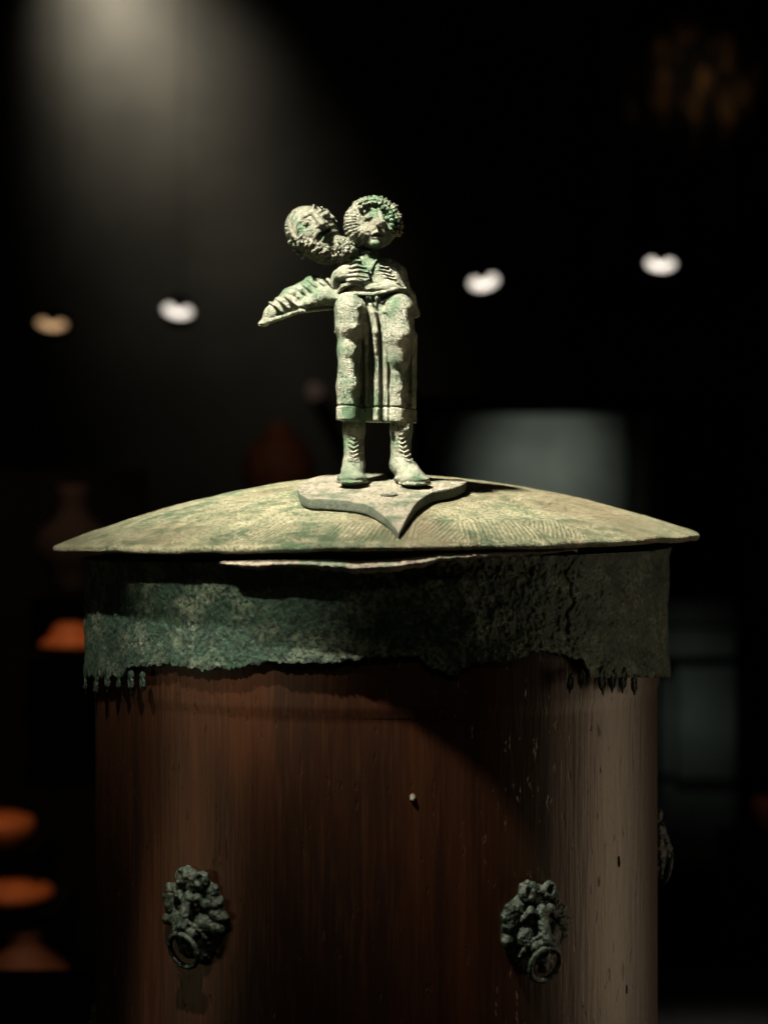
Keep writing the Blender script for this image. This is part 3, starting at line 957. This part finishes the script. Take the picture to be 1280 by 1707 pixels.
# encrusted lip that shows between lid and collar
def build_lip():
    X = np.arange(372, 955, 2.0)
    xr = (X - 628) / RB
    n = len(X)
    rowsV = []
    P0 = np.stack([X, 0 * X, 0 * X], -1)
    env = np.clip((X - 372) / 30, 0, 1) * np.clip((955 - X) / 60, 0, 1)
    kk = 1 - 0.175 * np.sqrt(np.clip(1 - xr ** 2, 0, 1))
    y_top = np.interp(X, [372, 450, 560, 600, 660, 720, 800, 900, 955], [934, 931, 931, 934, 930, 922, 918, 915, 913])
    thick = np.interp(X, [372, 430, 500, 600, 690, 720, 800, 955], [3, 12, 10, 19, 16, 10, 8, 3]) + 5.0 * vnoise(P0, 14, 31) + 1.2 * vnoise(P0, 4, 32)
    s_ = np.clip(xr * kk, -0.99, 0.99)
    a = np.arcsin(s_)
    for m in range(14):
        an = math.pi * 2 * m / 14
        cz = -np.maximum(thick, 2) / 2 * (1 - math.cos(an)) if False else 0
        rz = np.maximum(thick, 2.5) / 2
        pr = RB + 4 + (44 * env) * (0.5 + 0.5 * math.cos(an)) + 1.2 * vnoise(np.stack([X, 0 * X + m * 7, 0 * X], -1), 5, 33)
        z = (CY - y_top) * kk - rz + rz * math.sin(an) + 0.8 * vnoise(np.stack([X, 0 * X, 0 * X + m * 9], -1), 4, 34)
        rowsV.append(np.stack([pr * np.sin(a), -pr * np.cos(a), z], -1))
    rowsV.append(rowsV[0].copy())
    V = np.stack(rowsV, 1).reshape(-1, 3) * MM
    V[:, 2] -= BASE_Z * MM
    mesh_obj('lip', V, grid_faces(n, 15, False, flip=False), rim_mat, collar, offset=(0, 0, 0))['label'] = 'pale encrusted lip under the lid'
build_lip()

def build_wood():
    nth, rows = 900, 130
    th = np.linspace(0, 2 * np.pi, nth, endpoint=False)
    C, S_ = np.cos(th), np.sin(th)
    V = []
    zs = np.linspace(-80, BASE_Z, rows)
    for z in zs:
        P = np.stack([C * RW, S_ * RW, np.full(nth, z * 0.12)], -1)
        rad = RW + 1.2 * vnoise(P, 60, 41) + 0.15 * vnoise(P, 9, 42) + 0.08 * vnoise(P, 4, 43)
        if z > -285:
            rad = rad + 3
        V.append(np.stack([C * rad, S_ * rad, np.full(nth, z)], -1))
    V.insert(0, np.stack([C * 5, S_ * 5, np.full(nth, -80.0)], -1))
    V.append(np.stack([C * 5, S_ * 5, np.full(nth, BASE_Z)], -1))
    V = np.stack(V, 1).reshape(-1, 3) * MM
    V[:, 2] -= BASE_Z * MM
    mesh_obj('wooden_drum', V, grid_faces(nth, rows + 2, True, flip=True), wood_mat, cista, offset=(0, 0, 0))
build_wood()

# little pale flecks and pins in the wood
for (X, Y, su, sv) in ((690, 1328, 4, 6), (1036, 1632, 1.6, 7), (1024, 1425, 1.4, 9)):
    c = Clay((-12, -6, -14), (12, 6, 14), 0.8)
    c.ell((0, 0, 0), (su, 2.2 if su > 3 else 1.3, sv), 1)
    c.rough([(3, 1.0, int(X))])
    V, F = c.mesh()
    xr = (X - 628) / RW
    kk = 1 - 0.17 * math.sqrt(1 - xr * xr)
    a = math.asin(xr * kk)
    Rm = np.array([[math.cos(a), -math.sin(a), 0], [math.sin(a), math.cos(a), 0], [0, 0, 1]])
    V = V @ Rm.T + np.array([(RW + 0.5) * math.sin(a), -(RW + 0.5) * math.cos(a), (CY - Y) * kk])
    V *= MM; V[:, 2] -= BASE_Z * MM
    mesh_obj('wooden_pin', V, F, rim_mat, cista, offset=(0, 0, 0))

def sculpt_mask(seed):
    c = Clay((-70, -82, -14), (70, 78, 52), 1.0)
    rng = np.random.RandomState(seed)
    c.ell((0, 0, 0), (55, 62, 13), 3)
    for i in range(54):                                   # mane
        a = rng.uniform(0, 2 * math.pi); rr = rng.uniform(0.72, 1.05)
        x, y = 48 * rr * math.sin(a), 58 * rr * math.cos(a) - 2
        c.ell((x, y, 5 + rng.uniform(-2, 3)), (rng.uniform(7, 11), rng.uniform(10, 16), 8), 3.0, rot_uvw(0, 0, -math.degrees(a) + rng.uniform(-20, 20)))
    for s in (-1, 1):
        c.ell((s * 19, -54, 12), (13, 14, 9), 2.5)              # ears
        c.ell((s * 19, -56, 20), (7, 8, 5), 2, cut=True)
        c.path([(s * 5, -26, 22), (s * 17, -30, 20), (s * 28, -18, 14)], [5, 6, 4], 3)      # brows
        c.ell((s * 16, -14, 24), (9, 7, 8), 3, cut=True)
        c.ell((s * 15, -13, 17), (6, 5, 5), 1)
        c.ell((s * 22, 8, 14), (14, 16, 12), 5)                 # cheeks
        c.ell((s * 10, 20, 24), (12, 11, 12), 3)                # muzzle
        c.path([(s * 8, 4, 30), (s * 24, 16, 22), (s * 32, 34, 14)], [3, 4, 3], 2)
    c.path([(0, -30, 20), (0, -8, 27), (0, 10, 33)], [8, 7.5, 9], 4)
    c.ell((0, 34, 26), (12, 4, 8), 2, cut=True)
    c.ell((0, 42, 18), (13, 8, 9), 3)
    c.rough([(8, 1.2, seed), (4, 0.9, seed + 1), (2.2, 0.5, seed + 2)])
    return c.mesh()

MV, MF = sculpt_mask(3)
def ring_vf():
    pts = []
    for i in range(48):
        a = 2 * math.pi * i / 48
        pts.append((25 * math.sin(a) * MM, (-30 - 7 * math.cos(a)) * MM, (-46 + 25 * math.cos(a)) * MM))
    rs = [(4.2 + 0.5 * math.sin(i * 1.7)) * MM for i in range(48)]
    return tube_vf(pts, rs, 12, True)
mv = np.stack([MV[:, 0], -MV[:, 2], -MV[:, 1]], -1) * MM
mask_mesh = None
for (X, Y, ang, sc) in ((333, 1515, None, 0.98), (889, 1538, None, 0.98), (1106, 1405, 93, 0.95), (150, 1726, -94, 0.95)):
    if ang is None:
        xr = (X - 628) / RW
        kk = 1 - 0.17 * math.sqrt(1 - xr * xr)
        a = math.asin(xr * kk)
    else:
        a = math.radians(ang); kk = 1 - 0.17 * math.cos(a)
    rad = RW - 3
    loc = Vector((rad * math.sin(a) * MM, -rad * math.cos(a) * MM, ((CY - Y) * kk - BASE_Z) * MM))
    if mask_mesh is None:
        m = mesh_obj('lion_mask', mv, MF[:, ::-1], bronze_mask, cista, offset=(0, 0, 0))
        mask_mesh = m.data
        v, f = ring_vf()
        r_ = mesh_obj('ring', v, f, bronze_mask, m, offset=(0, 0, 0))
        ring_mesh = r_.data
        hv, hf = tube_vf([(0, -14 * MM, -14 * MM), (0, -33 * MM, -10 * MM), (0, -40 * MM, -20 * MM), (0, -32 * MM, -31 * MM), (0, -14 * MM, -30 * MM)], 4.5 * MM, 12)
        h_ = mesh_obj('ring_loop', hv, hf, bronze_mask, m, offset=(0, 0, 0))
        loop_mesh = h_.data
    else:
        m = bpy.data.objects.new('lion_mask', mask_mesh); COL.objects.link(m); m.parent = cista
        for nm, me in (('ring', ring_mesh), ('ring_loop', loop_mesh)):
            q = bpy.data.objects.new(nm, me); COL.objects.link(q); q.parent = m
    m.location = loc
    m.rotation_euler = (0, 0, a)
    m.scale = (sc, sc, sc)

# case deck carrying the cista, on a plinth down to the floor
zd = BASE_Z * MM
d = box('display_plinth', (-0.34, 0.34, -0.26, 0.40, FLOOR_Z, zd), cloth_mat, bevel=0.004)
tag(d, 'black cloth-covered plinth under the cista', 'plinth')

# ---------------------------------------------------------------- ceiling spots far behind
lamp_px = [(87, 540, 313, 0.16), (297, 518, 335, 1.0), (806, 470, 383, 1.0), (1100, 440, 413, 1.0)]
lamp_names = ['dim amber ceiling spotlight far behind, leftmost and faintest of the row',
              'white ceiling spotlight glowing to the left of the statuette',
              'white heart-shaped ceiling spotlight glow just right of the statuette',
              'white ceiling spotlight highest and farthest right of the row']
ZL = 0.70
white_glow = glow('lamp_lens_white', (1.0, 0.90, 0.78), 1.15)
amber_glow = glow('lamp_lens_amber', (1.0, 0.60, 0.30), 0.50)
track_pts = []
for (X, Y, hpx, st), lab in zip(lamp_px, lamp_names):
    depth = ZL * DIST / hpx
    p = W(X, Y, depth)
    track_pts.append(p)
    root = empty('ceiling_spotlight', p)
    tag(root, lab, 'spotlight', 'ceiling spotlights glowing in the dark hall')
    px = depth / DIST
    # glowing lens: a slightly sagging bean-shaped patch of light under the rim, built as a tilted dished reflector
    pts, fcs = [], []
    n = 40
    for rr in (0.0, 0.5, 1.0):
        for i in range(n):
            a = 2 * math.pi * i / n
            ux = 24 * rr * math.cos(a); uz = 12 * rr * math.sin(a)
            notch = 15.0 * math.exp(-(ux / 9.0) ** 2) * rr if uz > 0 else 0
            pts.append((ux * px, -0.01 + 0.02 * (1 - rr), (uz - notch) * px))
    for k in range(2):
        for i in range(n):
            j = (i + 1) % n
            fcs.append((k * n + i, k * n + j, (k + 1) * n + j, (k + 1) * n + i))
    ra = {87: 0.10, 297: 0.16, 806: -0.20, 1100: 0.05}[X]; sq = {87: 0.8, 297: 0.95, 806: 1.08, 1100: 0.92}[X]
    pts = [(x * math.cos(ra) + z * sq * math.sin(ra), y, -x * math.sin(ra) + z * sq * math.cos(ra)) for x, y, z in pts]
    mesh_obj('lens', pts, fcs, amber_glow if st < 0.5 else white_glow, root, offset=(0, 0, 0))
    v, f = lathe([(0.001, 0.11), (0.03, 0.11), (0.05, 0.07), (0.055, 0.0), (0.050, 0.0), (0.045, 0.06), (0.001, 0.09)], 32)
    hv = np.array(v); hv = np.stack([hv[:, 0], hv[:, 2] + 0.012, hv[:, 1]], -1)
    mesh_obj('housing', hv, f, black_mat, root, offset=(0, 0, 0))
    v, f = tube_vf([(0, 0.06, 0.05), (0, 0.06, 4.2 - p.z)], 0.0015, 8)
    mesh_obj('stem', v, f, black_mat, root, offset=(0, 0, 0))
# ---------------------------------------------------------------- pale cabinet behind, right
cab = empty('display_cabinet', W(1000, 1500, 3.95))
tag(cab, 'pale grey-green cabinet blurred in the dark behind the lid, right of the statuette', 'cabinet')
def cab_box(name, x0, y0, x1, y1, d0, d1, mat):
    a = W(x0, y1, d0); b = W(x1, y0, d0)
    v, f = box_vf(a.x, b.x, a.y, a.y + (d1 - d0), a.z, b.z)
    return mesh_obj(name, np.array(v) - np.array(cab.location), f, mat, cab, smooth=False, offset=(0, 0, 0))
for (x0, y0, x1, y1, dp) in ((712, 690, 1045, 980, 3.96), (1056, 690, 1088, 980, 3.99),
                             (700, 984, 1092, 1290, 3.97), (1096, 1000, 1226, 1040, 3.95), (1096, 1048, 1226, 1094, 3.95), (1104, 1112, 1122, 1290, 4.03),
                             (1128, 1112, 1226, 1300, 3.96), (1100, 1308, 1226, 1440, 4.0)):
    cab_box('panel', x0, y0, x1, y1, dp, dp + 0.03, panel_mat)
cab_box('carcass', 690, 660, 1240, 1900, 4.04, 4.2, black_mat)

# pottery stand, left
stand = empty('pottery_stand', (-0.55, 1.30, FLOOR_Z))
tag(stand, 'black shelving lost in the dark at the left edge, holding terracotta pots', 'shelves')
def w_box(name, parent, b, mat):
    v, f = box_vf(*b)
    return mesh_obj(name, np.array(v) - np.array(parent_world(parent)), f, mat, parent, smooth=False, offset=(0, 0, 0))
DP = 1.95
shelf_rows = [985, 1085, 1408, 1508, 1712]
shelf_x = {985: (30, 215), 1085: (30, 215), 1408: (-160, 70), 1508: (-160, 105), 1712: (-200, 150)}
for Y in shelf_rows:
    a = W(shelf_x[Y][0], Y, DP); b = W(shelf_x[Y][1], Y, DP)
    w_box('shelf', stand, (a.x, b.x, 1.27, 1.38, a.z - 0.006, a.z), black_mat)
w_box('back_board', stand, (W(-220, 0, DP).x, W(225, 0, DP).x, 1.382, 1.40, FLOOR_Z, W(0, 780, DP).z), black_mat)

def pot(name, X, Y, prof, mat, label, cat, depth=DP, group=None):
    """stands with its foot on pixel (X, Y); profile in pixels"""
    p = W(X, Y, depth)
    k = depth / DIST
    v, f = lathe(prof, 56, s=k)
    o = mesh_obj(name, v, f, mat, None, offset=(0, 0, 0))
    o.location = p
    tag(o, label, cat, group)
    return o
pot('terracotta_dish', 118, 1084, [(0.5, 0), (22, 0), (24, 4), (52, 7), (54, 10), (46, 16), (34, 26), (28, 40), (18, 47), (0.5, 49)], terra_mat,
    'orange terracotta dome-shaped cover blurred beside the left end of the collar', 'cover')
pot('terracotta_bowl', 2, 1407, [(0.5, 0), (24, 0), (48, 14), (56, 30), (52, 42), (30, 50), (0.5, 52)], terra_mat,
    'bright orange rounded bowl cut off by the left edge, upper of two', 'bowl')
pot('terracotta_bowl', 22, 1507, [(0.5, 0), (30, 0), (64, 12), (68, 20), (56, 30), (34, 42), (0.5, 46)], terra_mat,
    'orange flat bowl at the left edge below the brighter one', 'bowl')
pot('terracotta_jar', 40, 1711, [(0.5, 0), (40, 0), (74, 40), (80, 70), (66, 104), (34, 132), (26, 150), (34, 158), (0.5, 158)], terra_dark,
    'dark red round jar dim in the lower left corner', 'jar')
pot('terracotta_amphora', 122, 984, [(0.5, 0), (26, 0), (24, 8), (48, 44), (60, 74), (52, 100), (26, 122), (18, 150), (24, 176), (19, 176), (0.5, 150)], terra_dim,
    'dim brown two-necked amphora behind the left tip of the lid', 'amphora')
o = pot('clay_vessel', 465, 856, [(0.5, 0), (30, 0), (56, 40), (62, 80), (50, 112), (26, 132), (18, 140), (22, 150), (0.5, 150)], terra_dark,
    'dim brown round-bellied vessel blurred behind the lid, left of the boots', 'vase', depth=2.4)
pp = W(465, 856, 2.4)
pd = box('pedestal', (pp.x - 0.07, pp.x + 0.07, pp.y - 0.07, pp.y + 0.07, FLOOR_Z, pp.z), black_mat)
tag(pd, 'narrow black pedestal under the brown vessel hidden behind the lid', 'pedestal')
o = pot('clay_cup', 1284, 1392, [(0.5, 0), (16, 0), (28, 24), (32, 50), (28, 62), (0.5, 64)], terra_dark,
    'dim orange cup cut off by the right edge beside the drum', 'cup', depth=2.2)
pp = W(1284, 1392, 2.2)
pd = box('pedestal', (pp.x - 0.06, pp.x + 0.06, pp.y - 0.06, pp.y + 0.06, FLOOR_Z, pp.z), black_mat)
tag(pd, 'narrow black pedestal at the right edge under the dim cup', 'pedestal')
spot('vessel_lamp', W(350, 300, 2.0), W(465, 780, 2.4), 0.5, 24, 0.8, 0.02, (1.0, 0.7, 0.45))
spot('cup_lamp', W(1350, 900, 1.8), W(1284, 1370, 2.2), 0.5, 24, 0.8, 0.02, (1.0, 0.6, 0.35))

# stone relief high on the right wall: a rough slab, worn through in places
def build_relief():
    nu, nv = 120, 160
    a = W(1060, 0, 6.4)
    root = None
    U, Vv = np.meshgrid(np.linspace(1040, 1420, nu), np.linspace(-220, 420, nv), indexing='ij')
    P = np.stack([U, Vv, 0 * U], -1)
    hgt = vnoise(P, 60, 51) * 22 + vnoise(P, 24, 52) * 14 + vnoise(P, 9, 53) * 5
    dist = np.abs((U - 1120) - (Vv - 60) * 0.36) / 60
    hgt = np.maximum(hgt - dist * 6, -26)
    k = 6.4 / DIST
    X = (U - CX) * k; Z = (CY - Vv) * k; Y = 6.4 - DIST * MM - hgt * k
    v = np.stack([X, Y, Z], -1).reshape(-1, 3)
    o = mesh_obj('stone_relief', v, grid_faces(nu, nv), relief_mat)
    s = o.modifiers.new('solid', 'SOLIDIFY'); s.thickness = 0.12; s.offset = 0
    tag(o, 'rough brown stone relief barely lit in the upper right dark', 'relief')
    q = box('relief_support', (W(1080, 0, 6.4).x, W(1390, 0, 6.4).x, 6.4 - DIST * MM + 0.12, 8.0, W(0, 400, 6.4).z, W(0, -200, 6.4).z), black_mat)
    q['kind'] = 'structure'
build_relief()

# small dim wall lamps
for (X, Y, rad, col, st, lab) in ((717, 672, 12, (1.0, 0.55, 0.40), 0.035, 'tiny dim reddish wall lamp glowing to the right of the long robe'),
                                  (525, 652, 13, (1.0, 0.62, 0.45), 0.035, 'tiny dim reddish wall lamp glowing to the left of the long robe'),
                                  (4, 886, 18, (1.0, 0.80, 0.62), 0.10, 'small pale wall lamp cut by the left edge at the height of the lid')):
    depth = 8.62
    root = empty('wall_lamp', W(X, Y, depth))
    tag(root, lab, 'wall lamp', 'small dim wall lamps')
    k = depth / DIST
    gm = glow('wall_lamp_glass', col, st)
    gm.node_tree.nodes['Principled BSDF'].inputs['Base Color'].default_value = (0.02, 0.015, 0.012, 1)
    for nm, prof, mt in (('glass', [(0.001, 0.05), (rad * k * 0.6, 0.045), (rad * k, 0.02), (rad * k, 0.0)], gm),
                         ('mount', [(0.001, -0.02), (rad * k * 1.1, -0.02), (rad * k * 1.1, 0.0), (0.001, 0.0)], black_mat)):
        v, f = lathe(prof, 32)
        v = np.stack([v[:, 0], -v[:, 2], v[:, 1]], -1)
        mesh_obj(nm, v, f, mt, root, offset=(0, 0, 0))
